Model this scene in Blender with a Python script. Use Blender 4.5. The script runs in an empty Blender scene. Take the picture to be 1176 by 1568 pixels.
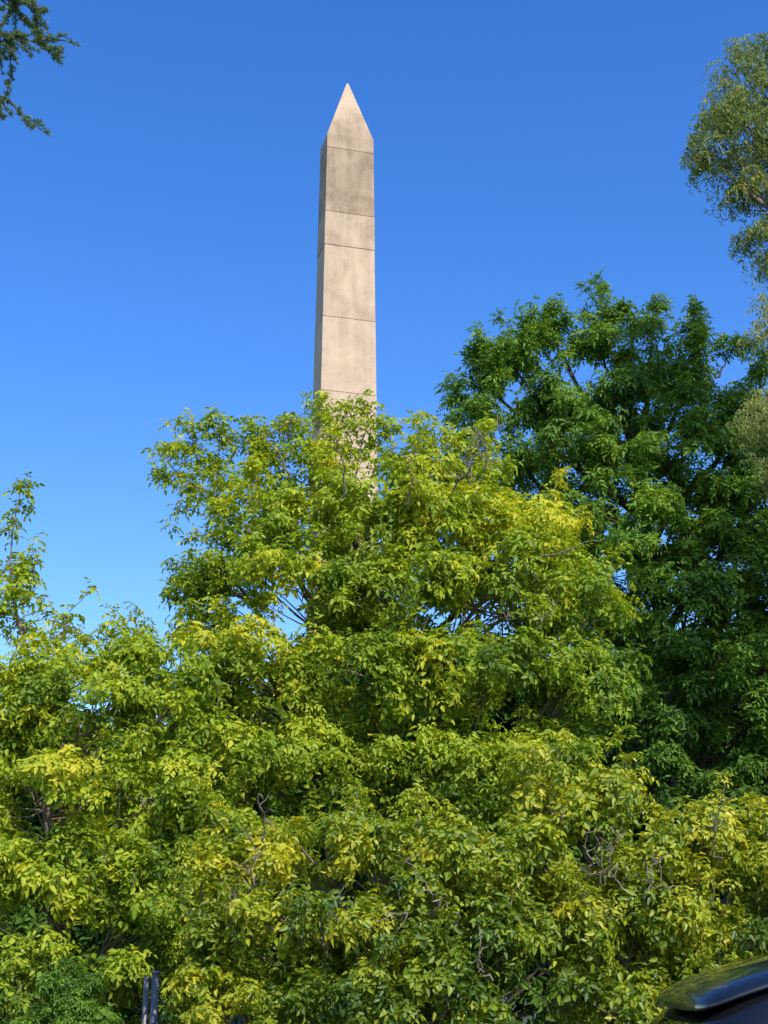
import bpy, bmesh, math, numpy as np
from mathutils import Vector

scene = bpy.context.scene
scene.view_settings.view_transform = 'Standard'
scene.view_settings.look = 'None'
scene.view_settings.exposure = 0

def link(o, parent=None):
    scene.collection.objects.link(o)
    if parent: o.parent = parent
    return o

# ------------------------------------------------------------------ materials
def new_mat(name):
    m = bpy.data.materials.new(name); m.use_nodes = True
    nt = m.node_tree; nt.nodes.clear()
    out = nt.nodes.new('ShaderNodeOutputMaterial')
    return m, nt, out

def leaf_mat(name, cols, trans=0.35, rough=0.5, spec=0.3):
    m, nt, out = new_mat(name)
    N, L = nt.nodes.new, nt.links.new
    at = N('ShaderNodeAttribute'); at.attribute_name = 'tint'
    ramp = N('ShaderNodeValToRGB')
    el = ramp.color_ramp.elements
    while len(el) < len(cols): el.new(0.5)
    for i, c in enumerate(cols):
        el[i].position = i/(len(cols)-1); el[i].color = (*c, 1)
    L(at.outputs['Fac'], ramp.inputs[0])
    if trans <= 0:
        p = N('ShaderNodeBsdfDiffuse'); L(ramp.outputs[0], p.inputs['Color']); L(p.outputs[0], out.inputs[0]); return m
    p = N('ShaderNodeBsdfPrincipled')
    p.inputs['Roughness'].default_value = rough; p.inputs['Specular IOR Level'].default_value = spec
    L(ramp.outputs[0], p.inputs['Base Color'])
    t = N('ShaderNodeBsdfTranslucent')
    hs = N('ShaderNodeHueSaturation'); hs.inputs['Hue'].default_value = 0.487
    hs.inputs['Saturation'].default_value = 1.05; hs.inputs['Value'].default_value = 1.5
    L(ramp.outputs[0], hs.inputs['Color']); L(hs.outputs[0], t.inputs['Color'])
    mx = N('ShaderNodeMixShader'); mx.inputs[0].default_value = trans
    L(p.outputs[0], mx.inputs[1]); L(t.outputs[0], mx.inputs[2]); L(mx.outputs[0], out.inputs[0])
    return m

def rough_mat(name, c1, c2, scale=8, rough=0.9, bump=0.3, detail=6):
    m, nt, out = new_mat(name)
    N, L = nt.nodes.new, nt.links.new
    tc = N('ShaderNodeTexCoord'); nz = N('ShaderNodeTexNoise')
    nz.inputs['Scale'].default_value = scale; nz.inputs['Detail'].default_value = detail
    L(tc.outputs['Object'], nz.inputs['Vector'])
    r = N('ShaderNodeValToRGB'); r.color_ramp.elements[0].color = (*c1, 1); r.color_ramp.elements[1].color = (*c2, 1)
    r.color_ramp.elements[0].position = .3; r.color_ramp.elements[1].position = .7
    L(nz.outputs['Fac'], r.inputs[0])
    p = N('ShaderNodeBsdfPrincipled'); p.inputs['Roughness'].default_value = rough
    p.inputs['Specular IOR Level'].default_value = 0.3
    L(r.outputs[0], p.inputs['Base Color'])
    b = N('ShaderNodeBump'); b.inputs['Strength'].default_value = bump; b.inputs['Distance'].default_value = 0.02
    L(nz.outputs['Fac'], b.inputs['Height']); L(b.outputs[0], p.inputs['Normal'])
    L(p.outputs[0], out.inputs[0])
    return m

def plain_mat(name, col, rough=0.5, metal=0.0, coat=0.0, spec=0.5):
    m, nt, out = new_mat(name)
    p = nt.nodes.new('ShaderNodeBsdfPrincipled')
    p.inputs['Base Color'].default_value = (*col, 1); p.inputs['Roughness'].default_value = rough
    p.inputs['Metallic'].default_value = metal; p.inputs['Coat Weight'].default_value = coat
    p.inputs['Coat Roughness'].default_value = 0.03
    p.inputs['Specular IOR Level'].default_value = spec
    nt.links.new(p.outputs[0], out.inputs[0])
    return m

BARK = rough_mat('bark', (.11, .09, .065), (.28, .23, .175), 14, .95, .6)
BARK_D = rough_mat('dark_bark', (.045, .038, .03), (.12, .10, .08), 14, .95, .6)
L_A = leaf_mat('boxelder_leaves', [(.085, .15, .014), (.225, .33, .022), (.39, .475, .03), (.62, .57, .04)], .40)
L_B = leaf_mat('ash_leaves', [(.05, .11, .014), (.115, .235, .022), (.20, .335, .03), (.33, .44, .04)], .35)
L_C = leaf_mat('eucalyptus_leaves', [(.10, .145, .04), (.19, .26, .06), (.30, .35, .08), (.42, .41, .12)], .38)
L_E = leaf_mat('golden_boxelder_leaves', [(.07, .13, .012), (.20, .285, .018), (.38, .42, .024), (.60, .54, .035)], .38, .42, .45)
L_F = leaf_mat('background_leaves', [(.03, .07, .012), (.06, .12, .018), (.10, .17, .024), (.14, .2, .028)], 0)
L_P = leaf_mat('cedar_needles', [(.07, .14, .05), (.12, .2, .07), (.17, .26, .09), (.22, .31, .10)], .2)

# ------------------------------------------------------------------ mesh buffers
class Buf:
    def __init__(s): s.v = []; s.f = []; s.m = []; s.t = []; s.n = 0
    def add(s, v, f, mi, t):
        s.v.append(v); s.f.append(f + s.n); s.m.append(np.full(len(f), mi, np.int32)); s.t.append(t); s.n += len(v)
    def build(s, name, mats):
        v = np.concatenate(s.v).astype(np.float32); f = np.concatenate(s.f).astype(np.int32)
        mi = np.concatenate(s.m); t = np.concatenate(s.t).astype(np.float32)
        me = bpy.data.meshes.new(name)
        me.vertices.add(len(v)); me.vertices.foreach_set('co', v.ravel())
        me.loops.add(f.size); me.loops.foreach_set('vertex_index', f.ravel())
        me.polygons.add(len(f)); me.polygons.foreach_set('loop_start', np.arange(len(f), dtype=np.int32)*4)
        me.polygons.foreach_set('material_index', mi)
        for m in mats: me.materials.append(m)
        a = me.attributes.new('tint', 'FLOAT', 'POINT'); a.data.foreach_set('value', t)
        me.update(calc_edges=True)
        return link(bpy.data.objects.new(name, me))

def norm(a): return a/np.maximum(np.linalg.norm(a, axis=-1, keepdims=True), 1e-9)

def tube(buf, pts, rad, sides=5, mi=0):
    pts = np.asarray(pts, float); rad = np.asarray(rad, float)
    d = norm(np.gradient(pts, axis=0))
    ref = np.array([0, 1., .1]) if abs(d[0][2]) > .7 else np.array([0, 0, 1.])
    a = norm(np.cross(d, ref)); b = np.cross(d, a)
    th = np.arange(sides)*2*math.pi/sides
    v = pts[:, None] + rad[:, None, None]*(a[:, None]*np.cos(th)[None, :, None] + b[:, None]*np.sin(th)[None, :, None])
    n = len(pts); f = []
    for i in range(n-1):
        for j in range(sides):
            k = (j+1) % sides
            f.append((i*sides+j, i*sides+k, (i+1)*sides+k, (i+1)*sides+j))
    buf.add(v.reshape(-1, 3), np.array(f), mi, np.zeros(n*sides))

def bez(p0, p1, p2, n):
    t = np.linspace(0, 1, n)[:, None]
    return (1-t)**2*np.array(p0) + 2*t*(1-t)*np.array(p1) + t*t*np.array(p2)

# leaf = two quads folded on the midrib
def leaves_to_mesh(P, D, Nn, Ln, W, droop=.15, fold=.25):
    S = norm(np.cross(D, Nn)); Nn = np.cross(S, D)
    Lc, Wc = Ln[:, None], W[:, None]
    def pt(t, s, up): return P + D*Lc*t + S*Wc*s + Nn*up
    base = pt(0, 0, 0); tip = pt(1, 0, -Lc*droop)
    l1 = pt(.30, .5, Wc*fold); l2 = pt(.66, .36, Wc*fold*.6-Lc*droop*.4)
    r1 = pt(.30, -.5, Wc*fold); r2 = pt(.66, -.36, Wc*fold*.6-Lc*droop*.4)
    return np.stack([base, l1, l2, tip, r2, r1], 1)
LF = np.array([(0, 1, 2, 3), (0, 3, 4, 5)])

def sprig(rng, style):
    P, D, Nn, Ln, W = [], [], [], [], []
    def leaf(p, d, l, w, nn=None):
        d = d/np.linalg.norm(d)
        if nn is None: nn = np.array([0, 0, 1.]) + rng.normal(0, .45, 3)
        if abs(np.dot(nn, d)) > .95*np.linalg.norm(nn): nn = nn + np.array([.5, .3, 0])
        P.append(p); D.append(d); Nn.append(nn); Ln.append(l); W.append(w)
    if style in ('box', 'ash'):
        nr = rng.integers(4, 7); az0 = rng.uniform(0, 6.28)
        for k in range(nr):
            az = az0 + k*6.28/nr + rng.normal(0, .35)
            h = np.array([math.cos(az), math.sin(az), 0])
            e = rng.uniform(-.1, 1.1)
            RL = (rng.uniform(.11, .20) if style == 'box' else rng.uniform(.16, .26))
            nl = (2 if style == 'box' else 3); side = np.array([-h[1], h[0], 0])
            p = np.array([0, 0, rng.uniform(-.1, .06)]); q = p.copy(); steps = nl+1
            for s in range(1, steps+1):
                t = s/steps; ee = e - 1.0*t
                dr = h*math.cos(ee) + np.array([0, 0, math.sin(ee)])
                q = q + dr*RL/steps
                ll = rng.uniform(.065, .11) if style == 'box' else rng.uniform(.08, .125)
                ww = ll*(rng.uniform(.42, .58) if style == 'box' else rng.uniform(.34, .44))
                if s < steps:
                    for sg in (-1, 1):
                        leaf(q, dr*.55 + side*sg*.8 + np.array([0, 0, -rng.uniform(-.2, .6)]), ll*.9, ww)
                else:
                    leaf(q, dr + np.array([0, 0, -.25]), ll*1.15, ww*1.1)
    elif style == 'euc':
        for k in range(5):
            az = rng.uniform(0, 6.28); h = np.array([math.cos(az), math.sin(az), 0]); q = h*.03
            RL = rng.uniform(.25, .5); n = 7
            for s in range(n):
                t = s/n; dr = h*(.7*(1-t)) + np.array([0, 0, .2-1.3*t]); dr /= np.linalg.norm(dr)
                q = q + dr*RL/n
                a2 = rng.uniform(0, 6.28)
                leaf(q, np.array([math.cos(a2)*.6, math.sin(a2)*.6, -.8]), rng.uniform(.07, .12), rng.uniform(.022, .035),
                     rng.normal(0, 1, 3))
    elif style == 'needle':
        for k in range(22):
            d = rng.normal(0, 1, 3); d[2] = abs(d[2])*.8; d /= np.linalg.norm(d)
            leaf(d*.002, d, rng.uniform(.022, .036), .004, rng.normal(0, 1, 3))
    return leaves_to_mesh(np.array(P), np.array(D), np.array(Nn), np.array(Ln), np.array(W))

TR = np.random.default_rng(5)
TEMPL = {s: [sprig(TR, s) for _ in range(14)] for s in ('box', 'ash', 'euc', 'needle')}

def place_sprigs(buf, rng, style, pos, axis, scale, tint, mi=1, jit=.16):
    n = len(pos)
    if n == 0: return
    z = norm(axis); r = norm(rng.normal(0, 1, (n, 3)))
    x = norm(np.cross(r, z)); y = np.cross(z, x)
    R = np.stack([x, y, z], 2)
    which = rng.integers(0, 14, n)
    for k in range(14):
        idx = np.where(which == k)[0]
        if len(idx) == 0: continue
        T = TEMPL[style][k]; nl = len(T)
        V = np.einsum('nij,lvj->nlvi', R[idx], T)*scale[idx][:, None, None, None] + pos[idx][:, None, None, :]
        V = V.reshape(-1, 3); nt = len(idx)*nl
        F = (LF[None] + 6*np.arange(nt)[:, None, None]).reshape(-1, 4)
        tt = np.clip(np.repeat(tint[idx], nl) + rng.normal(0, jit, nt), 0, 1)
        buf.add(V, F, mi, np.repeat(tt, 6))

def crown(buf, rng, base, top, clumps, style, s=.28, dens=3.0, per=11, sscale=1.0, tint=.4, tvar=.16,
          trunk_r=.16, shoots=2, shoot_len=.6, updroop=.9):
    base = np.array(base, float); top = np.array(top, float)
    mid = (base+top)/2 + np.array([rng.normal(0, .15), rng.normal(0, .15), 0])
    tp = bez(base, mid + np.array([.2, 0, 0]), top, 12)
    tp[1:-1] += rng.normal(0, .03, (10, 3))
    tube(buf, tp, np.linspace(trunk_r, trunk_r*.22, 12)*np.array([1.35]+[1]*11), 8)
    for c in clumps:
        c = list(c); dn = c[6] if len(c) > 6 else 1.0; tn = c[7] if len(c) > 7 else 0.0
        C = np.array(c[:3], float); R = np.array(c[3:6], float)
        zt = C[2] - (.5*np.hypot(C[0]-base[0], C[1]-base[1]) + .5)
        fr = np.clip((zt-base[2])/(top[2]-base[2]), .18, .95); j = int(fr*11)
        p0 = tp[j]; pm = (p0+C)/2 + np.array([0, 0, -.15*abs(C[0]-p0[0])]) + rng.normal(0, .12, 3)
        lp = bez(p0, pm, C, 8); lp[1:-1] += rng.normal(0, .03, (6, 3))
        tube(buf, lp, np.linspace(trunk_r*.36, .02, 8), 6)
        ar = (R[0]*R[1]*R[2])**(2/3)/s**2
        n = max(4, int(ar*dens*dn))
        d = norm(rng.normal(0, 1, (n, 3)) + np.array([0, -.3, .25]))
        u = rng.uniform(.12, 1.0, n)**.5*rng.uniform(.9, 1.15, n)
        sub = C + d*R*u[:, None]
        ct = tint + tn + rng.normal(0, .08)
        st = ct + rng.normal(0, tvar, n)
        sz = s*rng.uniform(.6, 1.3, n)
        for i in range(n):
            a = lp[rng.integers(4, 8)]
            mm = (a+sub[i])/2 + np.array([0, 0, -.06]) + rng.normal(0, .05, 3)
            tube(buf, bez(a, mm, sub[i], 4), [.014, .011, .008, .004], 3)
        k = rng.poisson(per, n)
        idx = np.repeat(np.arange(n), k); tot = len(idx)
        off = rng.normal(0, 1, (tot, 3)); off = norm(off)*rng.uniform(.2, 1, (tot, 1))**.6
        off *= sz[idx][:, None]*np.array([1, 1, .68])
        pos = sub[idx] + off
        ax = d[idx]*.6 + norm(off)*.5 + np.array([0, 0, updroop]) + rng.normal(0, .4, (tot, 3))
        place_sprigs(buf, rng, style, pos, ax, sscale*rng.uniform(.6, 1.2, tot), st[idx] + rng.normal(0, .06, tot))
        for q in range(rng.poisson(shoots)):
            dd = norm(rng.normal(0, .6, 3) + np.array([0, -.1, .8])); s0 = C + dd*R*.8
            ln = shoot_len*rng.uniform(.4, 1.2)
            e = s0 + (dd*.6+np.array([0, 0, .4]))*ln
            pts = bez(s0, (s0+e)/2 + rng.normal(0, .06, 3), e, 6)
            tube(buf, pts, np.linspace(.012, .003, 6), 3)
            m = max(3, int(ln/.075)); tt = rng.uniform(.25, 1, m)**.7
            pp = np.stack([np.interp(tt, np.linspace(0, 1, 6), pts[:, a]) for a in range(3)], 1) + rng.normal(0, .045, (m, 3))
            pp = np.vstack([pp, e])
            place_sprigs(buf, rng, style, pp, rng.normal(0, .4, (m+1, 3))+np.array([0, 0, 1]),
                         sscale*rng.uniform(.55, .95, m+1), np.full(m+1, ct+.1))
    return tp

def sparse_branch(buf, rng, pts, style, n, sscale, tint, r0=.02, spread=.35, kmax=5):
    pts = np.array(pts, float); t = np.linspace(0, 1, len(pts)); T = np.linspace(0, 1, 12)
    P = np.stack([np.interp(T, t, pts[:, a]) for a in range(3)], 1); P[1:-1] += rng.normal(0, .02, (10, 3))
    tube(buf, P, np.linspace(r0, .004, 12), 5)
    if kmax > 1: place_sprigs(buf, rng, style, P[-1:]+0, np.array([[0, 0, 1.]]), np.array([sscale*.9]), np.array([tint]))
    for i in range(n):
        a = P[rng.integers(3, 12)]; e = a + norm(rng.normal(0, 1, 3)+np.array([0, 0, .5]))*rng.uniform(.08, spread)
        tube(buf, bez(a, (a+e)/2+rng.normal(0, .02, 3), e, 3), [.007, .005, .003], 3)
        if kmax <= 1: continue
        k = rng.integers(1, kmax)
        place_sprigs(buf, rng, style, e+rng.normal(0, .05, (k, 3)), rng.normal(0, .4, (k, 3))+np.array([0, 0, 1]),
                     sscale*rng.uniform(.6, 1, k), np.full(k, tint)+rng.normal(0, .1, k))

# ------------------------------------------------------------------ trees
# central boxelder, 18 m away
rng = np.random.default_rng(11); Y = 18.0
A = [(-.95, 0, 7.95, .6, .6, .45, .55, .15), (-.25, 0, 7.8, .5, .6, .4, .5, .15), (.5, -.2, 7.85, .6, .7, .4, .65, .15), (1.2, 0, 7.75, .6, .7, .5, .85, .1),
     (1.95, -.2, 7.2, .75, .8, .5, 1, .28), (-1.7, 0, 7.9, .6, .6, .45, .4, .1),
     (-1.6, -.3, 7.2, .75, .8, .45, .6, .05), (-.5, -.5, 7.25, .95, .9, .48, .95), (.7, -.7, 7.0, 1., .9, .6, 1, .12), (-2.0, -.2, 6.6, .65, .8, .4, .55),
     (-2.25, 0, 5.9, .5, .8, .4, .5), (-1.1, -.9, 6.35, .95, .9, .55, 1), (.2, -1.1, 6.1, 1., .9, .55), (1.4, -.9, 6.3, 1., .9, .6, 1, .12),
     (2.4, -.3, 6.2, .75, .9, .6, .9, -.1), (-1.5, -1, 5.25, 1., .9, .55, 1, .14), (-.2, -1.3, 5.0, 1.1, .9, .55), (1.1, -1.2, 5.1, 1.1, .9, .55),
     (2.4, -.6, 5.0, .9, .9, .6, 1, -.08), (-1, -1, 4.1, 1.1, .9, .5), (.5, -1.2, 4.0, 1.1, .9, .5, 1, -.05), (2, -.8, 3.9, 1.1, .9, .5),
     (-2.3, -.8, 4.8, .8, .8, .5), (-2.2, -.8, 3.8, .9, .8, .5), (0, .6, 5.6, 1.4, .8, 1.2, .6), (1.6, .5, 6.2, 1.1, .6, 1, .5),
     (-.2, -1.5, 3.35, .9, .6, .4, 1), (1.0, -1.4, 3.3, .8, .6, .4, .9), (-1.4, -1.3, 3.3, .8, .6, .4, .9)]
A = [(c[0], Y+c[1])+tuple(c[2:]) for c in A]
b = Buf(); crown(b, rng, (.2, Y+.3, -.1), (-.3, Y+.2, 7.4), A, 'box', s=.25, dens=2.5, per=11, sscale=.95, tint=.42, trunk_r=.15, shoots=2.5, shoot_len=.6)
for p, n, tt in (([(-1.0, Y, 7.9), (-.95, Y, 8.5), (-.86, Y, 9.12)], 18, .65), ([(-.4, Y, 7.8), (-.3, Y, 8.5), (-.22, Y, 9.1)], 17, .5), ([(-.9, Y, 8.2), (-.6, Y, 8.6), (-.55, Y, 9.0)], 8, .65),
                 ([(-1.6, Y, 8), (-1.75, Y, 8.4), (-1.85, Y, 8.85)], 12, .5), ([(-1.4, Y, 8), (-1.3, Y, 8.5), (-1.35, Y, 8.85)], 12, .5),
                 ([(-1.4, Y, 7.2), (-2.1, Y, 7.9), (-2.55, Y, 8.3), (-2.72, Y, 8.8)], 20, .5), ([(-1.5, Y, 7.2), (-2.2, Y, 7.7), (-2.8, Y, 8.1), (-3.15, Y, 8.5)], 18, .6),
                 ([(-1.5, Y, 7.0), (-2.2, Y, 7.4), (-2.75, Y, 7.65)], 11, .5), ([(-2.0, Y, 7.6), (-2.3, Y, 8.2), (-2.25, Y, 8.75)], 11, .45),
                 ([(.4, Y, 8), (.5, Y, 8.5), (.62, Y, 8.75)], 12, .5), ([(1.0, Y, 7.9), (1.25, Y, 8.3), (1.4, Y, 8.6)], 12, .65), ([(.1, Y, 8), (.1, Y, 8.4), (.12, Y, 8.75)], 10, .5),
                 ([(-1.6, Y, 6.2), (-2.3, Y, 6.6), (-2.65, Y, 6.8)], 12, .35), ([(-1.6, Y, 5.6), (-2.4, Y, 6.1), (-2.85, Y, 6.4)], 12, .35), ([(-1.8, Y, 7), (-2.2, Y, 7.1), (-2.45, Y, 7.25)], 8, .5)):
    sparse_branch(b, rng, p, 'box', n, .94, tt, .02, .3)
for i in range(12):      # bare, dead twigs standing out of the crown
    p0 = np.array([rng.uniform(-1.6, 2.0), Y-1.3+rng.uniform(-.2, .4), rng.uniform(4.6, 7.6)]); l = rng.uniform(.35, .8)
    sparse_branch(b, rng, [p0, p0+np.array([rng.normal(0, .15), -.25, .5*l]), p0+np.array([rng.normal(0, .35), -.4, l])], 'box', 7, 1, .5, .016, .28, 1)
b.build('boxelder_tree', [BARK, L_A])

# tall dark green ash, 25 m away
rng = np.random.default_rng(12); Y = 25.0
B = [(3.4, 0, 13.2, .5, .7, .6, .9), (4.25, 0, 13.3, .5, .7, .6, .9), (5.15, 0, 13.0, .6, .8, .6, .9), (2.6, 0, 12.7, .55, .7, .5, .8), (6.1, .2, 12.7, .6, .8, .6, .9),
     (7.2, .3, 12.0, .8, 1, .7, .9), (1.95, 0, 12.5, .4, .6, .35, .7), (1.85, 0, 11.7, .5, .8, .5, .8), (3.1, -.4, 11.8, .9, 1, .65), (4.6, -.5, 11.9, 1.0, 1, .8), (6, -.3, 11.5, 1.0, 1, .8),
     (7.6, 0, 10.9, 1.1, 1, .9), (2.1, -.3, 10.5, .8, 1, .6, .8), (3.5, -.9, 10.6, 1.1, 1, .75), (5.2, -1, 10.5, 1.2, 1, .85), (6.8, -.8, 9.9, 1.2, 1, .9),
     (8.4, 0, 9.3, 1.2, 1.2, 1.1), (2.9, -.9, 9.3, 1.1, 1, .75), (4.5, -1.3, 9.1, 1.2, 1, .85), (6.2, -1.3, 8.5, 1.3, 1.1, .9), (7.9, -.8, 7.7, 1.3, 1.2, 1.1),
     (3.6, -1, 8, 1.1, 1, .8), (5.2, -1.4, 7.5, 1.3, 1, .9), (6.7, -1.3, 6.8, 1.3, 1.1, .9), (4, -1, 6.5, 1.2, 1, .8), (5.6, -1.3, 6, 1.3, 1, .9),
     (7.3, -1.2, 5.5, 1.3, 1.1, 1), (4.8, -1, 5, 1.2, 1, .8), (6.3, -1.2, 4.5, 1.2, 1, .8), (8.2, -.5, 6, 1.1, 1, 1),
     (4.2, .8, 10.6, 1.9, .7, 1.4, .7, -.1), (6.6, .8, 10, 1.8, .7, 1.6, .8, -.1), (7.6, .6, 8.6, 1.4, .7, 1.4, .7, -.1), (4.2, .8, 8.8, 1.6, .7, 1.2, .6, -.1)]
B = [(c[0], Y+c[1])+tuple(c[2:]) for c in B]
b = Buf(); crown(b, rng, (5.6, Y+.8, -.1), (4.8, Y+.3, 12.0), B, 'ash', s=.32, dens=2.2, per=10.5, tint=.42, sscale=1.02, trunk_r=.26, shoots=2.4, shoot_len=.8)
for p in ([(3.4, Y, 13), (3.35, Y, 13.8), (3.35, Y, 14.35)], [(4.2, Y, 13), (4.15, Y, 13.8), (4.2, Y, 14.4)], [(4.3, Y, 13), (4.6, Y, 13.8), (4.75, Y, 14.1)], [(5.2, Y, 13), (5.3, Y, 13.7), (5.4, Y, 14.1)],
          [(5.6, Y, 12.8), (5.9, Y, 13.4), (6.0, Y, 13.9)], [(2.6, Y, 12.6), (2.5, Y, 13.3), (2.4, Y, 13.8)], [(3.0, Y, 12.8), (2.95, Y, 13.4), (2.85, Y, 13.8)], [(2.2, Y, 12.4), (1.9, Y, 12.8), (1.7, Y, 13.2)],
          [(1.9, Y, 11.6), (1.5, Y, 12), (1.35, Y, 12.4)], [(2, Y, 10.8), (1.6, Y, 11.1), (1.35, Y, 11.4)], [(6.4, Y, 12.6), (6.7, Y, 13), (6.9, Y, 13.4)], [(7.2, Y, 12.2), (7.3, Y, 12.8), (7.6, Y, 13.2)]):
    sparse_branch(b, rng, p, 'ash', 14, 1.0, .45, .025, .38)
b.build('ash_tree', [BARK_D, L_B])

# eucalyptus at the right
rng = np.random.default_rng(13); Y = 21.0
C = [(6.4, 0, 16.4, .55, .7, .5), (5.85, 0, 15.9, .45, .7, .4), (5.75, 0, 15.3, .5, .7, .45), (5.75, 0, 14.8, .45, .7, .4), (6.5, 0, 15.3, .7, .7, .7, 1.2), (6.3, 0, 14.2, .6, .7, .45, 1.2),
     (6.6, 0, 13.5, .5, .7, .45, 1.2), (6.6, 0, 13.0, .35, .6, .35), (7.1, 0, 16.9, .7, .8, .6), (7.5, 0, 15.6, .9, .9, .9), (7.4, 0, 14, .8, .9, .8), (8.6, 0, 17.4, 1.1, 1, .9, .5),
     (9, 0, 15.5, 1.2, 1, 1, .5), (8.8, 0, 13.5, 1.2, 1, 1, .5), (6.35, -.3, 11.4, .5, .6, .4), (5.95, -.6, 9.9, .55, .6, .5, 1.3, .15), (6.5, -.4, 10.7, .6, .6, .6), (6.4, -.5, 9.2, .6, .6, .5, 1.3, .15),
     (6.9, 0, 11.7, .5, .6, .4), (7.6, -.2, 11.2, .9, .8, .8, .5), (7.6, -.2, 9.5, .9, .8, .8, .5)]
C = [(c[0], Y+c[1])+tuple(c[2:]) for c in C]
b = Buf(); crown(b, rng, (8.9, Y, -.1), (8.4, Y, 16.8), C, 'euc', s=.26, dens=2.2, per=7.5, tint=.38, sscale=.85, trunk_r=.24, shoots=1, shoot_len=.5, updroop=1.2)
b.build('eucalyptus_tree', [BARK, L_C])

# left boxelder, 15 m
rng = np.random.default_rng(14); Y = 15.0
D = [(-3.5, 0, 4.75, .45, .6, .4, .9, .1), (-2.8, 0, 4.65, .4, .6, .4, .9, .1), (-4.2, 0, 4.3, .7, .7, .45), (-3.2, -.3, 4.15, .8, .7, .45), (-2.3, -.1, 4.3, .5, .6, .45),
     (-1.8, 0, 3.9, .5, .6, .5), (-4.4, -.3, 3.5, .8, .7, .55), (-3.4, -.6, 3.4, .9, .7, .5, 1, .1), (-2.4, -.5, 3.3, .8, .7, .5), (-4.2, -.5, 2.6, .8, .7, .48),
     (-3.2, -.7, 2.5, .8, .7, .48), (-2.3, -.6, 2.4, .8, .7, .48), (-4.3, -.4, 1.7, .8, .7, .45), (-3.5, -.7, 1.6, .8, .7, .45, .9), (-2.6, -.6, 1.5, .8, .7, .45, .9),
     (-5.0, 0, 4, .6, .7, .6, .8), (-5.1, 0, 2.8, .7, .7, .7, .5), (-1.7, -.3, 2.8, .7, .7, .5), (-1.8, -.3, 1.7, .7, .7, .5, .8)]
D = [(c[0], Y+c[1])+tuple(c[2:]) for c in D]
b = Buf(); crown(b, rng, (-3.6, Y+.3, -.1), (-3.5, Y+.1, 4.3), D, 'box', s=.23, dens=2.5, per=11, tint=.41, sscale=.86, trunk_r=.12, shoots=1.5, shoot_len=.35)
sparse_branch(b, rng, [(-3.75, Y+.2, 4.4), (-3.95, Y+.2, 5.1), (-4.15, Y+.2, 5.6), (-4.22, Y+.2, 6.2), (-4.13, Y+.1, 6.85)], 'box', 18, .95, .5, .03)
sparse_branch(b, rng, [(-4.0, Y+.2, 5.1), (-4.02, Y+.2, 5.5), (-3.90, Y+.1, 6.1)], 'box', 10, .95, .55, .018)
sparse_branch(b, rng, [(-3.7, Y+.2, 4.6), (-3.6, Y+.1, 5.0), (-3.45, Y, 5.4)], 'box', 10, .85, .6, .014)
sparse_branch(b, rng, [(-2.8, Y+.2, 4.6), (-2.75, Y+.1, 5.0), (-2.68, Y, 5.35)], 'box', 10, .85, .6, .014)
b.build('boxelder_tree', [BARK, L_A])

# golden boxelders in front, ~12.5 m
rng = np.random.default_rng(15); Y = 12.6
E1 = [(-1.2, 0, 2.5, .5, .5, .32, 1, .08), (-.5, 0, 2.65, .5, .5, .30, 1, .12), (.2, 0, 2.55, .5, .5, .32, 1, .1), (.8, 0, 2.5, .5, .5, .32), (-1.5, -.2, 1.95, .5, .5, .32, .8, -.08),
      (-.75, -.3, 1.95, .55, .5, .32), (0, -.3, 1.95, .55, .5, .32), (.75, -.3, 1.9, .55, .5, .32, 1, -.1), (-1.2, -.3, 1.35, .6, .5, .32, .9, -.1), (-.35, -.4, 1.3, .6, .5, .32, 1, -.1), (.5, -.4, 1.3, .6, .5, .32, 1.1, -.1),
      (.2, -.3, 1.62, .7, .4, .3, .8), (-.8, .2, 1.6, .8, .4, .5, .6), (.5, .3, 1.8, .9, .4, .6, .6)]
E1 = [(c[0], Y+c[1])+tuple(c[2:]) for c in E1]
b = Buf(); crown(b, rng, (-.2, Y+.6, -.1), (-.2, Y+.3, 2.3), E1, 'box', s=.18, dens=2.2, per=9, tint=.39, tvar=.17, sscale=.8, trunk_r=.07, shoots=2, shoot_len=.3)
for i in range(7):
    p0 = np.array([rng.uniform(-1.2, 1.0), Y-.5, rng.uniform(1.5, 2.6)]); l = rng.uniform(.25, .45)
    sparse_branch(b, rng, [p0, p0+np.array([rng.normal(0, .1), -.15, .4*l]), p0+np.array([rng.normal(0, .25), -.25, l])], 'box', 6, 1, .5, .010, .2, 1)
b.build('boxelder_tree', [BARK, L_E])
rng = np.random.default_rng(16); Y = 13.0
E2 = [(1.45, .2, 3.3, .4, .5, .32, 1, .1), (1.95, .2, 3.1, .5, .5, .33, 1, .1), (2.4, 0, 2.7, .5, .5, .33), (3.0, 0, 2.75, .5, .5, .31, 1, .16), (1.4, 0, 2.6, .55, .5, .34, 1, .08), (3.6, 0, 2.55, .5, .5, .33, 1, .1),
      (2.0, -.2, 2.15, .55, .5, .32), (2.7, -.2, 2.0, .6, .5, .32), (1.4, -.2, 1.9, .55, .5, .32, 1, -.1), (3.4, -.2, 1.9, .55, .5, .32), (1.9, -.3, 1.4, .6, .5, .32, 1, -.1), (2.8, -.3, 1.35, .6, .5, .32, 1, -.12), (3.6, -.2, 1.3, .6, .5, .34, 1, -.1),
      (2.2, .3, 1.7, .9, .4, .6, .6), (3.2, .3, 1.6, .8, .4, .6, .6)]
E2 = [(c[0], Y+c[1])+tuple(c[2:]) for c in E2]
b = Buf(); crown(b, rng, (2.3, Y+.6, -.1), (2.2, Y+.3, 2.7), E2, 'box', s=.18, dens=2.2, per=9, tint=.42, tvar=.17, sscale=.8, trunk_r=.08, shoots=2, shoot_len=.3)
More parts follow.
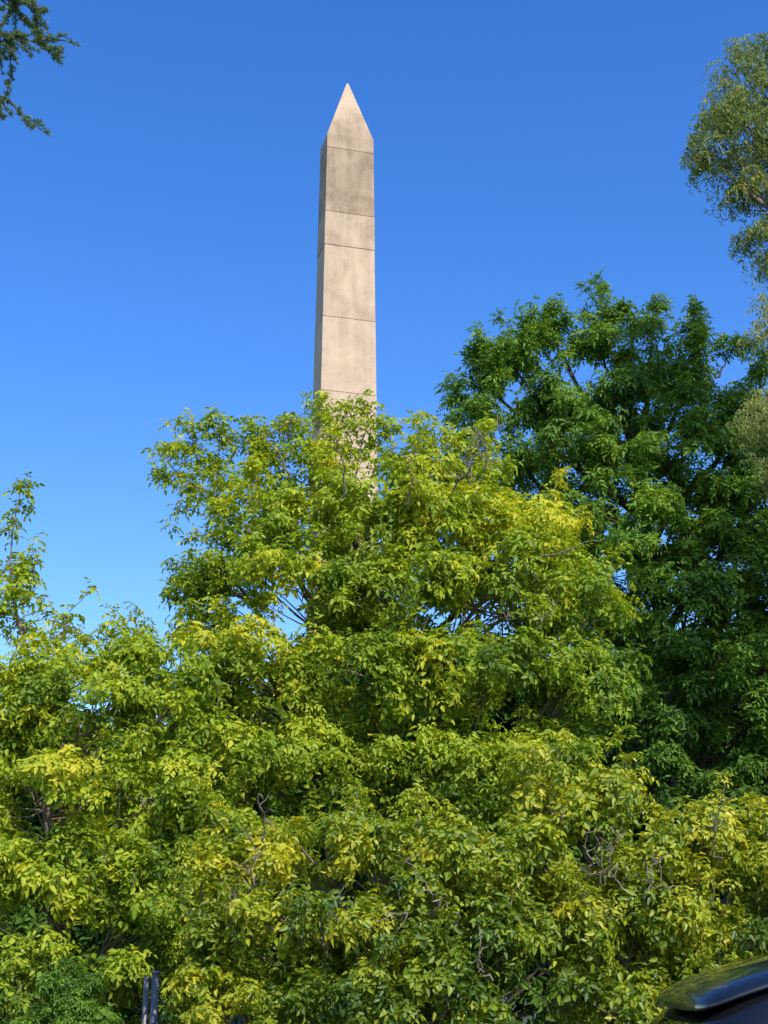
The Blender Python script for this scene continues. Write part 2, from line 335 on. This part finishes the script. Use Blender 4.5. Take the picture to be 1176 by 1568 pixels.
for i in range(7):
    p0 = np.array([rng.uniform(1.4, 3.4), Y-.5, rng.uniform(1.5, 2.6)]); l = rng.uniform(.25, .45)
    sparse_branch(b, rng, [p0, p0+np.array([rng.normal(0, .1), -.15, .4*l]), p0+np.array([rng.normal(0, .25), -.25, l])], 'box', 6, 1, .5, .010, .2, 1)
b.build('boxelder_tree', [BARK, L_E])

# small dark shrub at the lower left
rng = np.random.default_rng(21); b = Buf()
crown(b, rng, (-2.45, 11.7, -.05), (-2.45, 11.7, 1.3), [(-2.45, 11.6, 1.48, .2, .2, .2), (-2.55, 11.6, 1.2, .34, .3, .25), (-2.3, 11.6, 1.15, .32, .3, .25), (-2.45, 11.6, .8, .5, .4, .3), (-2.45, 11.6, .4, .5, .4, .3)],
      'ash', s=.12, dens=3, per=10, tint=.3, sscale=.36, trunk_r=.03, shoots=1, shoot_len=.12)
b.build('shrub', [BARK_D, L_B])

# background trees as one mass
rng = np.random.default_rng(17)
b = Buf()
cl = []
for x in np.arange(-14, 18, 1.9):
    H = 7.6 if x < -2.5 else (9.4 if x < 3 else 10.0)
    for z in np.arange(1.2, H-.6, 1.7):
        cl.append((x+rng.normal(0, .4), 31+rng.normal(0, .8), z+rng.normal(0, .3), 1.4, 1.0, 1.1))
for i, x0 in enumerate(np.arange(-13, 18, 5.5)):
    sub = [c for c in cl if x0-2.75 <= c[0] < x0+2.75]
    if sub: crown(b, rng, (x0, 31.6, -.1), (x0, 31.4, 5), sub, 'ash', s=.5, dens=1.1, per=8, tint=.4, sscale=2.3, trunk_r=.25, shoots=.3)
n = 3600
x = rng.uniform(-18, 21, n); hh = np.where(x < -2.5, 7.0, 8.8)
pos = np.stack([x, rng.uniform(32.5, 36, n), rng.uniform(.2, 1, n)*hh], 1)
place_sprigs(b, rng, 'box', pos, rng.normal(0, .5, (n, 3))+np.array([0, -.6, .8]), rng.uniform(4, 6, n), np.full(n, .25))
b.build('distant_trees', [BARK_D, L_F])

rng = np.random.default_rng(18); b = Buf()
cl = [(x, 20.5+rng.normal(0, .3), z, 1.0, .7, .7) for x in np.arange(-8, 11, 1.5) for z in (.7, 1.9, 3.1)]
crown(b, rng, (0, 20.8, -.1), (0, 20.8, 1.5), cl, 'box', s=.4, dens=1.6, per=5, tint=.3, sscale=2.0, trunk_r=.06, shoots=.5, shoot_len=.3)
b.build('hedge', [BARK_D, L_F])

# cedar left of the viewer
rng = np.random.default_rng(19); b = Buf()
cb = np.array([-6.6, 8.4, -.1]); ct = np.array([-6.4, 8.4, 15.0])
tube(b, bez(cb, (cb+ct)/2+np.array([.1, 0, 0]), ct, 14), np.linspace(.3, .05, 14), 10)
def cedar_limb(p0, p1, n_side, detail=1.0, down=.25, tmin=.2, th=1.0):
    p0, p1 = np.array(p0, float), np.array(p1, float)
    L = np.linalg.norm(p1-p0); pts = bez(p0, (p0+p1)/2 + np.array([0, 0, .1*L]), p1, 14)
    pts[1:-1] += rng.normal(0, .015, (12, 3))
    tube(b, pts, np.linspace(.05, .006, 14)*th, 6)
    dirL = norm(p1-p0)
    for i in range(n_side):
        t = rng.uniform(tmin, 1); a = np.array([np.interp(t, np.linspace(0, 1, 14), pts[:, k]) for k in range(3)])
        sd = norm(dirL*rng.uniform(.2, .8) + rng.normal(0, .6, 3)*np.array([1, 1, .5]) + np.array([0, 0, -down]))
        l = rng.uniform(.15, .45)*(1.15-t*.4)
        e = a + sd*l + np.array([0, 0, -.12*l])
        sp = bez(a, a+sd*l*.5+np.array([0, 0, .04]), e, 7)
        tube(b, sp, np.linspace(.008, .003, 7), 4)
        m = int(l/.018*detail); tt = rng.uniform(.1, 1, m)
        pos = np.stack([np.interp(tt, np.linspace(0, 1, 7), sp[:, k]) for k in range(3)], 1) + rng.normal(0, .006, (m, 3))
        place_sprigs(b, rng, 'needle', pos, rng.normal(0, .6, (m, 3))+np.array([0, 0, 1])+sd*.5, rng.uniform(.7, 1.15, m), np.full(m, .5))
        for q in range(rng.integers(1, 4)):
            tb = rng.integers(2, 6); s2 = norm(sd+rng.normal(0, .6, 3)); e2 = sp[tb]+s2*rng.uniform(.08, .2)
            tube(b, bez(sp[tb], (sp[tb]+e2)/2, e2, 3), [.004, .003, .002], 3)
            mm = int(9*detail); w = rng.uniform(0, 1, (mm, 1))
            place_sprigs(b, rng, 'needle', sp[tb]*(1-w)+e2*w+rng.normal(0, .006, (mm, 3)), rng.normal(0, .6, (mm, 3))+np.array([0, 0, 1]), rng.uniform(.7, 1.15, mm), np.full(mm, .6))
cedar_limb((-6.5, 8.4, 8.2), (-2.33, 8.1, 7.62), 40, 1.0, .35, .7, .7)
cedar_limb((-6.5, 8.4, 7.5), (-2.52, 8.0, 7.12), 32, 1.0, .7, .75, .7)
cedar_limb((-6.5, 8.4, 8.6), (-2.42, 8.2, 8.0), 36, 1.0, .3, .7, .7)
for i in range(24):
    z = 3.5+i*.43; az = i*2.4; l = 3.4*(1-(z-3)/14)+.3
    dx, dy = math.cos(az)*l, math.sin(az)*l
    if dx > 1.2: dx *= -.6
    cedar_limb((-6.5, 8.4, z), (-6.5+dx, 8.4+dy, z-.2), 18, .3)
b.build('cedar_tree', [BARK_D, L_P])

# ------------------------------------------------------------------ obelisk
def stone_mat():
    m, nt, out = new_mat('granite_block')
    N, L = nt.nodes.new, nt.links.new
    tc = N('ShaderNodeTexCoord'); at = N('ShaderNodeAttribute'); at.attribute_name = 'tint'
    n1 = N('ShaderNodeTexNoise'); n1.inputs['Scale'].default_value = 1.1; n1.inputs['Detail'].default_value = 8; n1.inputs['Roughness'].default_value = .68; n1.inputs['Distortion'].default_value = .6
    n2 = N('ShaderNodeTexNoise'); n2.inputs['Scale'].default_value = 22; n2.inputs['Detail'].default_value = 5
    mp = N('ShaderNodeMapping'); mp.inputs['Scale'].default_value = (3.5, 3.5, .35)
    n3 = N('ShaderNodeTexNoise'); n3.inputs['Scale'].default_value = 1.4; n3.inputs['Detail'].default_value = 5
    L(tc.outputs['Object'], n1.inputs['Vector']); L(tc.outputs['Object'], n2.inputs['Vector'])
    L(tc.outputs['Object'], mp.inputs['Vector']); L(mp.outputs[0], n3.inputs['Vector'])
    r = N('ShaderNodeValToRGB'); e = r.color_ramp.elements
    e[0].position = 0; e[0].color = (.27, .19, .12, 1); e[1].position = 1; e[1].color = (.68, .51, .345, 1)
    mid = e.new(.5); mid.color = (.49, .362, .245, 1)
    def mul(a, k):
        x = N('ShaderNodeMath'); x.operation = 'MULTIPLY'; x.inputs[1].default_value = k; L(a, x.inputs[0]); return x.outputs[0]
    def add(a, c):
        x = N('ShaderNodeMath'); x.operation = 'ADD'; L(a, x.inputs[0]); L(c, x.inputs[1]); return x.outputs[0]
    tot = add(add(mul(n1.outputs['Fac'], 1.3), mul(n2.outputs['Fac'], .3)), add(mul(n3.outputs['Fac'], .6), at.outputs['Fac']))
    sub = N('ShaderNodeMath'); sub.operation = 'SUBTRACT'; sub.inputs[1].default_value = .72; L(tot, sub.inputs[0])
    L(sub.outputs[0], r.inputs[0])
    p = N('ShaderNodeBsdfPrincipled'); p.inputs['Roughness'].default_value = .85; p.inputs['Specular IOR Level'].default_value = .25
    L(r.outputs[0], p.inputs['Base Color'])
    bp = N('ShaderNodeBump'); bp.inputs['Strength'].default_value = .35; bp.inputs['Distance'].default_value = .02
    L(n2.outputs['Fac'], bp.inputs['Height']); L(bp.outputs[0], p.inputs['Normal']); L(p.outputs[0], out.inputs[0])
    return m
STONE = stone_mat(); JOINT = rough_mat('mortar', (.2, .14, .09), (.28, .195, .13), 10)
def obelisk():
    bm = bmesh.new(); lay = bm.verts.layers.float.new('tint')
    def half(z): k = 1 + (27.3-z)*.0141; return .775*k, .50*k
    def block(z0, z1, tint, ex=0.0, mi=0, bev=.010, h0=None, h1=None):
        a0, b0 = h0 or half(z0); a1, b1 = h1 or half(z1)
        vs = [bm.verts.new((sx*(a+ex), sy*(bb+ex), z)) for z, a, bb in ((z0, a0, b0), (z1, a1, b1)) for sx, sy in ((-1, -1), (1, -1), (1, 1), (-1, 1))]
        fs = [(3, 2, 1, 0), (4, 5, 6, 7), (0, 1, 5, 4), (1, 2, 6, 5), (2, 3, 7, 6), (3, 0, 4, 7)]
        F = [bm.faces.new([vs[i] for i in f]) for f in fs]
        for f in F: f.material_index = mi
        if bev:
            es = list({e for f in F for e in f.edges})
            r = bmesh.ops.bevel(bm, geom=es, offset=bev, segments=2, affect='EDGES', profile=.6)
            for f in r['faces']: f.material_index = mi
            vv = {v for f in r['faces'] for v in f.verts}
            for v in vv: v[lay] = tint
        else:
            for v in vs: v[lay] = tint
    seams = [1.6, 4.0, 6.6, 9.0, 11.4, 13.7, 16.1, 18.5, 21.0, 23.5, 24.7, 27.05]
    tints = [.1, .15, .05, .1, .2, .25, .22, .26, .16, .06, -.2]
    exs = [0, 0, .004, 0, .003, 0, .005, 0, -.004, .004, 0]
    g = .008
    for i in range(len(seams)-1): block(seams[i]+g, seams[i+1]-g, tints[i], ex=exs[i])
    a, b_ = half(27.55)
    z0, z1, z2 = 27.05+g, 27.55, 29.88
    a0, b0 = half(z0)
    rings = [[bm.verts.new((sx*A_, sy*B_, z)) for sx, sy in ((-1, -1), (1, -1), (1, 1), (-1, 1))] for A_, B_, z in ((a0, b0, z0), (a, b_, z1), (.035, .03, z2))]
    ap = bm.verts.new((0, 0, z2+.05))
    bm.faces.new(rings[0][::-1])
    for k in range(2):
        for j in range(4): bm.faces.new((rings[k][j], rings[k][(j+1) % 4], rings[k+1][(j+1) % 4], rings[k+1][j]))
    for j in range(4): bm.faces.new((rings[2][j], rings[2][(j+1) % 4], ap))
    for r_ in rings[:2]:
        for v in r_: v[lay] = -.05
    for v in rings[2]: v[lay] = .3
    ap[lay] = .4
    block(1.55, 27.5, 0, ex=-.022, mi=1, bev=0)
    block(0, .35, .1, h0=(2.1, 1.8), h1=(2.1, 1.8)); block(.352, .7, .05, h0=(1.75, 1.45), h1=(1.75, 1.45))
    block(.702, 1.42, .1, h0=(1.35, 1.05), h1=(1.3, 1.0)); block(1.422, 1.6, .15, h0=(1.5, 1.15), h1=(1.5, 1.15))
    me = bpy.data.meshes.new('stone_obelisk'); bm.to_mesh(me); bm.free()
    me.materials.append(STONE); me.materials.append(JOINT)
    o = link(bpy.data.objects.new('stone_obelisk', me)); o.location = (-1.22, 40, 0); o.rotation_euler = (0, 0, math.radians(15.5))
obelisk()

# ------------------------------------------------------------------ ground, road, pavement
def sheet(name, x0, x1, y0, y1, z, mat):
    me = bpy.data.meshes.new(name)
    me.from_pydata([(x0, y0, z), (x1, y0, z), (x1, y1, z), (x0, y1, z)], [], [(0, 1, 2, 3)]); me.materials.append(mat)
    return link(bpy.data.objects.new(name, me))
GR = rough_mat('lawn', (.03, .05, .012), (.07, .09, .025), 3, .95, .6, 10)
AS = rough_mat('asphalt', (.04, .04, .042), (.065, .064, .062), 40, .9, .4)
PV = rough_mat('paving', (.16, .15, .14), (.26, .25, .23), 6, .9, .2)
PT = plain_mat('road_paint', (.7, .7, .68), .7)
sheet('ground', -1500, 1500, -1500, 1500, 0, GR)
sheet('road', -120, 120, 4.6, 8.9, .004, AS)
sheet('road_marking', -120, 120, 5.15, 5.25, .008, PT)
def box_obj(name, x0, x1, y0, y1, z0, z1, mat, bev=.02):
    bm = bmesh.new(); bmesh.ops.create_cube(bm, size=1)
    for v in bm.verts: v.co = ((x0+x1)/2+v.co.x*(x1-x0), (y0+y1)/2+v.co.y*(y1-y0), (z0+z1)/2+v.co.z*(z1-z0))
    if bev: bmesh.ops.bevel(bm, geom=bm.edges[:], offset=bev, segments=2, affect='EDGES')
    me = bpy.data.meshes.new(name); bm.to_mesh(me); bm.free(); me.materials.append(mat)
    return link(bpy.data.objects.new(name, me))
box_obj('pavement', -120, 120, -3, 4.6, -.1, .13, PV)
box_obj('kerb', -120, 120, 8.9, 9.05, -.1, .13, PV)

# ------------------------------------------------------------------ metal posts
STEEL = plain_mat('galvanised_steel', (.16, .165, .17), .5, .4)
def cyl(name, r, z0, z1, x, y, mat, parent=None, seg=20):
    bm = bmesh.new(); bmesh.ops.create_cone(bm, cap_ends=True, segments=seg, radius1=r, radius2=r*.95, depth=z1-z0)
    me = bpy.data.meshes.new(name); bm.to_mesh(me); bm.free(); me.materials.append(mat)
    for p in me.polygons: p.use_smooth = len(p.vertices) == 4
    o = link(bpy.data.objects.new(name, me), parent); o.location = (x, y, (z0+z1)/2); return o
for px, py, pz in ((-2.08, 13.3, 1.6), (-1.3, 13.3, 1.33)):
    sp = link(bpy.data.objects.new('metal_post', None)); sp.location = (px, py, 0)
    cyl('pole', .036, .02, pz, .03, 0, STEEL, sp); cyl('pole_rear', .026, .02, pz-.02, -.055, .04, STEEL, sp)
    cyl('foot', .09, 0, .03, 0, 0, STEEL, sp); cyl('cap', .042, pz, pz+.03, .03, 0, STEEL, sp)

# ------------------------------------------------------------------ parked car
PAINT = plain_mat('black_car_paint', (.008, .009, .010), .3, .2, 1.0)
GLASS = plain_mat('tinted_glass', (.006, .007, .008), .03, 0, 0, .6)
RUB = plain_mat('tyre_rubber', (.02, .02, .02), .8); RIM = plain_mat('alloy_rim', (.5, .5, .52), .3, 1.0)
LAMP = plain_mat('headlamp', (.6, .62, .65), .1, .2); RED = plain_mat('tail_lamp', (.3, .01, .01), .2); TRIM = plain_mat('black_trim', (.015, .015, .015), .6)
car = link(bpy.data.objects.new('parked_car', None))
def loft(name, stations, mat, sub=2, parent=car):
    bm = bmesh.new(); rings = []
    for x, ring in stations: rings.append([bm.verts.new((x, y, z)) for y, z in ring])
    n = len(rings[0])
    for a, c in zip(rings[:-1], rings[1:]):
        for j in range(n): bm.faces.new((a[j], a[(j+1) % n], c[(j+1) % n], c[j]))
    bm.faces.new(rings[0][::-1]); bm.faces.new(rings[-1])
    bmesh.ops.recalc_face_normals(bm, faces=bm.faces[:])
    me = bpy.data.meshes.new(name); bm.to_mesh(me); bm.free(); me.materials.append(mat)
    for p in me.polygons: p.use_smooth = True
    o = link(bpy.data.objects.new(name, me), parent)
    md = o.modifiers.new('s', 'SUBSURF'); md.levels = sub; md.render_levels = sub
    return o
def body_ring(w, zb, zt):
    zm = zb + (zt-zb)*.5
    return [(-w*.8, zb), (-w*.97, zb+.08), (-w, zm), (-w*.97, zt-.12), (-w*.88, zt), (0, zt+.03), (w*.88, zt), (w*.97, zt-.12), (w, zm), (w*.97, zb+.08), (w*.8, zb), (0, zb)]
loft('body', [(-2.25, body_ring(.66, .38, .74)), (-2.18, body_ring(.80, .26, .88)), (-1.9, body_ring(.90, .22, .98)), (-1.2, body_ring(.93, .22, 1.08)), (-.6, body_ring(.93, .22, 1.10)),
              (.6, body_ring(.93, .22, 1.12)), (1.6, body_ring(.92, .22, 1.14)), (2.1, body_ring(.87, .28, 1.12)), (2.25, body_ring(.74, .4, 1.0))], PAINT)
def cab_ring(w0, w1, z0, z1, ex=0):
    return [(-w0, z0), (-(w0+w1)/2-.02, (z0+z1)/2), (-w1, z1-.05), (-w1*.82, z1-.008), (0, z1+.012), (w1*.82, z1-.008), (w1, z1-.05), ((w0+w1)/2+.02, (z0+z1)/2), (w0, z0), (0, z0)]
loft('glasshouse', [(-1.25, cab_ring(.80, .76, 1.0, 1.10)), (-1.0, cab_ring(.84, .72, 1.0, 1.24)), (-.5, cab_ring(.85, .66, 1.0, 1.51)), (-.15, cab_ring(.85, .65, 1.0, 1.625)), (.3, cab_ring(.85, .65, 1.0, 1.665)),
                    (1.2, cab_ring(.85, .64, 1.0, 1.635)), (1.6, cab_ring(.84, .62, 1.0, 1.545)), (1.9, cab_ring(.82, .62, 1.0, 1.40)), (2.15, cab_ring(.80, .66, 1.0, 1.14))], GLASS)
def roof_ring(w, z): return [(-w-.035, z-.085), (-w-.025, z-.045), (-w*.82, z+.012), (0, z+.034), (w*.82, z+.012), (w+.025, z-.045), (w+.035, z-.085), (w*.8, z-.065), (0, z-.05), (-w*.8, z-.065)]
loft('roof', [(-.32, roof_ring(.63, 1.575)), (-.15, roof_ring(.65, 1.625)), (.3, roof_ring(.65, 1.668)), (1.1, roof_ring(.64, 1.648)), (1.5, roof_ring(.625, 1.585)), (1.8, roof_ring(.60, 1.50)), (1.98, roof_ring(.56, 1.425))], PAINT)
def strut(name, p, q, r, mat):
    bb = Buf(); tube(bb, bez(p, (np.array(p)+np.array(q))/2+np.array([0, 0, .02]), q, 7), np.full(7, r), 8)
    o = bb.build(name, [mat]); o.parent = car
    for pp in o.data.polygons: pp.use_smooth = True
    return o
for s in (-1, 1):
    strut('a_pillar', (-1.15, s*.80, 1.10), (-.28, s*.66, 1.555), .03, PAINT); strut('b_pillar', (.25, s*.885, 1.08), (.3, s*.69, 1.60), .03, TRIM)
    strut('c_pillar', (1.25, s*.885, 1.08), (1.2, s*.68, 1.56), .045, PAINT)
    for x in (-1.42, 1.38):
        for nm, r, w, mt in (('tyre', .34, .22, RUB), ('rim', .22, .235, RIM), ('wheel_arch', .40, .19, TRIM)):
            bm = bmesh.new(); bmesh.ops.create_cone(bm, cap_ends=True, segments=40, radius1=r, radius2=r, depth=w)
            bmesh.ops.bevel(bm, geom=[e for e in bm.edges if e.calc_face_angle(0) > 1], offset=.025, segments=3, affect='EDGES')
            me = bpy.data.meshes.new(nm); bm.to_mesh(me); bm.free(); me.materials.append(mt)
            o = link(bpy.data.objects.new(nm, me), car); o.rotation_euler = (math.pi/2, 0, 0); o.location = (x, s*(.84 if nm != 'wheel_arch' else .845), .34 if nm != 'wheel_arch' else .38)
    def ell(nm, loc, sc, mt):
        bm = bmesh.new(); bmesh.ops.create_uvsphere(bm, u_segments=20, v_segments=12, radius=1)
        me = bpy.data.meshes.new(nm); bm.to_mesh(me); bm.free(); me.materials.append(mt)
        for p in me.polygons: p.use_smooth = True
        o = link(bpy.data.objects.new(nm, me), car); o.location = loc; o.scale = sc
    ell('door_mirror', (-.85, s*1.02, 1.14), (.07, .13, .085), PAINT)
    ell('headlight', (-2.08, s*.64, .80), (.14, .18, .07), LAMP); ell('tail_light', (2.13, s*.72, .98), (.09, .12, .13), RED)
car.location = (3.26, 6.8, 0); car.rotation_euler = (0, 0, math.pi); car.scale = (1, 1, 1.035)

# ------------------------------------------------------------------ light, sky, camera
el = math.radians(44); sx, sy = .38, -.925
sd = Vector((sx*math.cos(el), sy*math.cos(el), math.sin(el)))
sun = bpy.data.lights.new('sun', 'SUN'); sun.energy = 5.0; sun.angle = math.radians(.5); sun.color = (1, .94, .84)
so = link(bpy.data.objects.new('sun', sun)); so.rotation_euler = sd.to_track_quat('Z', 'Y').to_euler()
w = bpy.data.worlds.new('World'); scene.world = w; w.use_nodes = True
nt = w.node_tree; bg = nt.nodes['Background']
sk = nt.nodes.new('ShaderNodeTexSky'); sk.sky_type = 'NISHITA'; sk.sun_disc = False
sk.sun_elevation = el; sk.sun_rotation = math.atan2(sx, sy); sk.ozone_density = 2.0; sk.dust_density = .4; sk.air_density = 1.0
hs = nt.nodes.new('ShaderNodeHueSaturation'); hs.inputs['Saturation'].default_value = 1.37; hs.inputs['Hue'].default_value = .514; hs.inputs['Value'].default_value = 1.7
nt.links.new(sk.outputs[0], hs.inputs['Color']); nt.links.new(hs.outputs[0], bg.inputs[0]); bg.inputs[1].default_value = .15

cam = bpy.data.cameras.new('camera'); co = link(bpy.data.objects.new('camera', cam))
cam.sensor_fit = 'VERTICAL'; cam.sensor_height = 24; cam.lens = 12/math.tan(math.radians(20))
cam.clip_end = 5000; co.location = (0, 0, 1.55); co.rotation_euler = (math.radians(90+18.4), 0, 0)
scene.camera = co
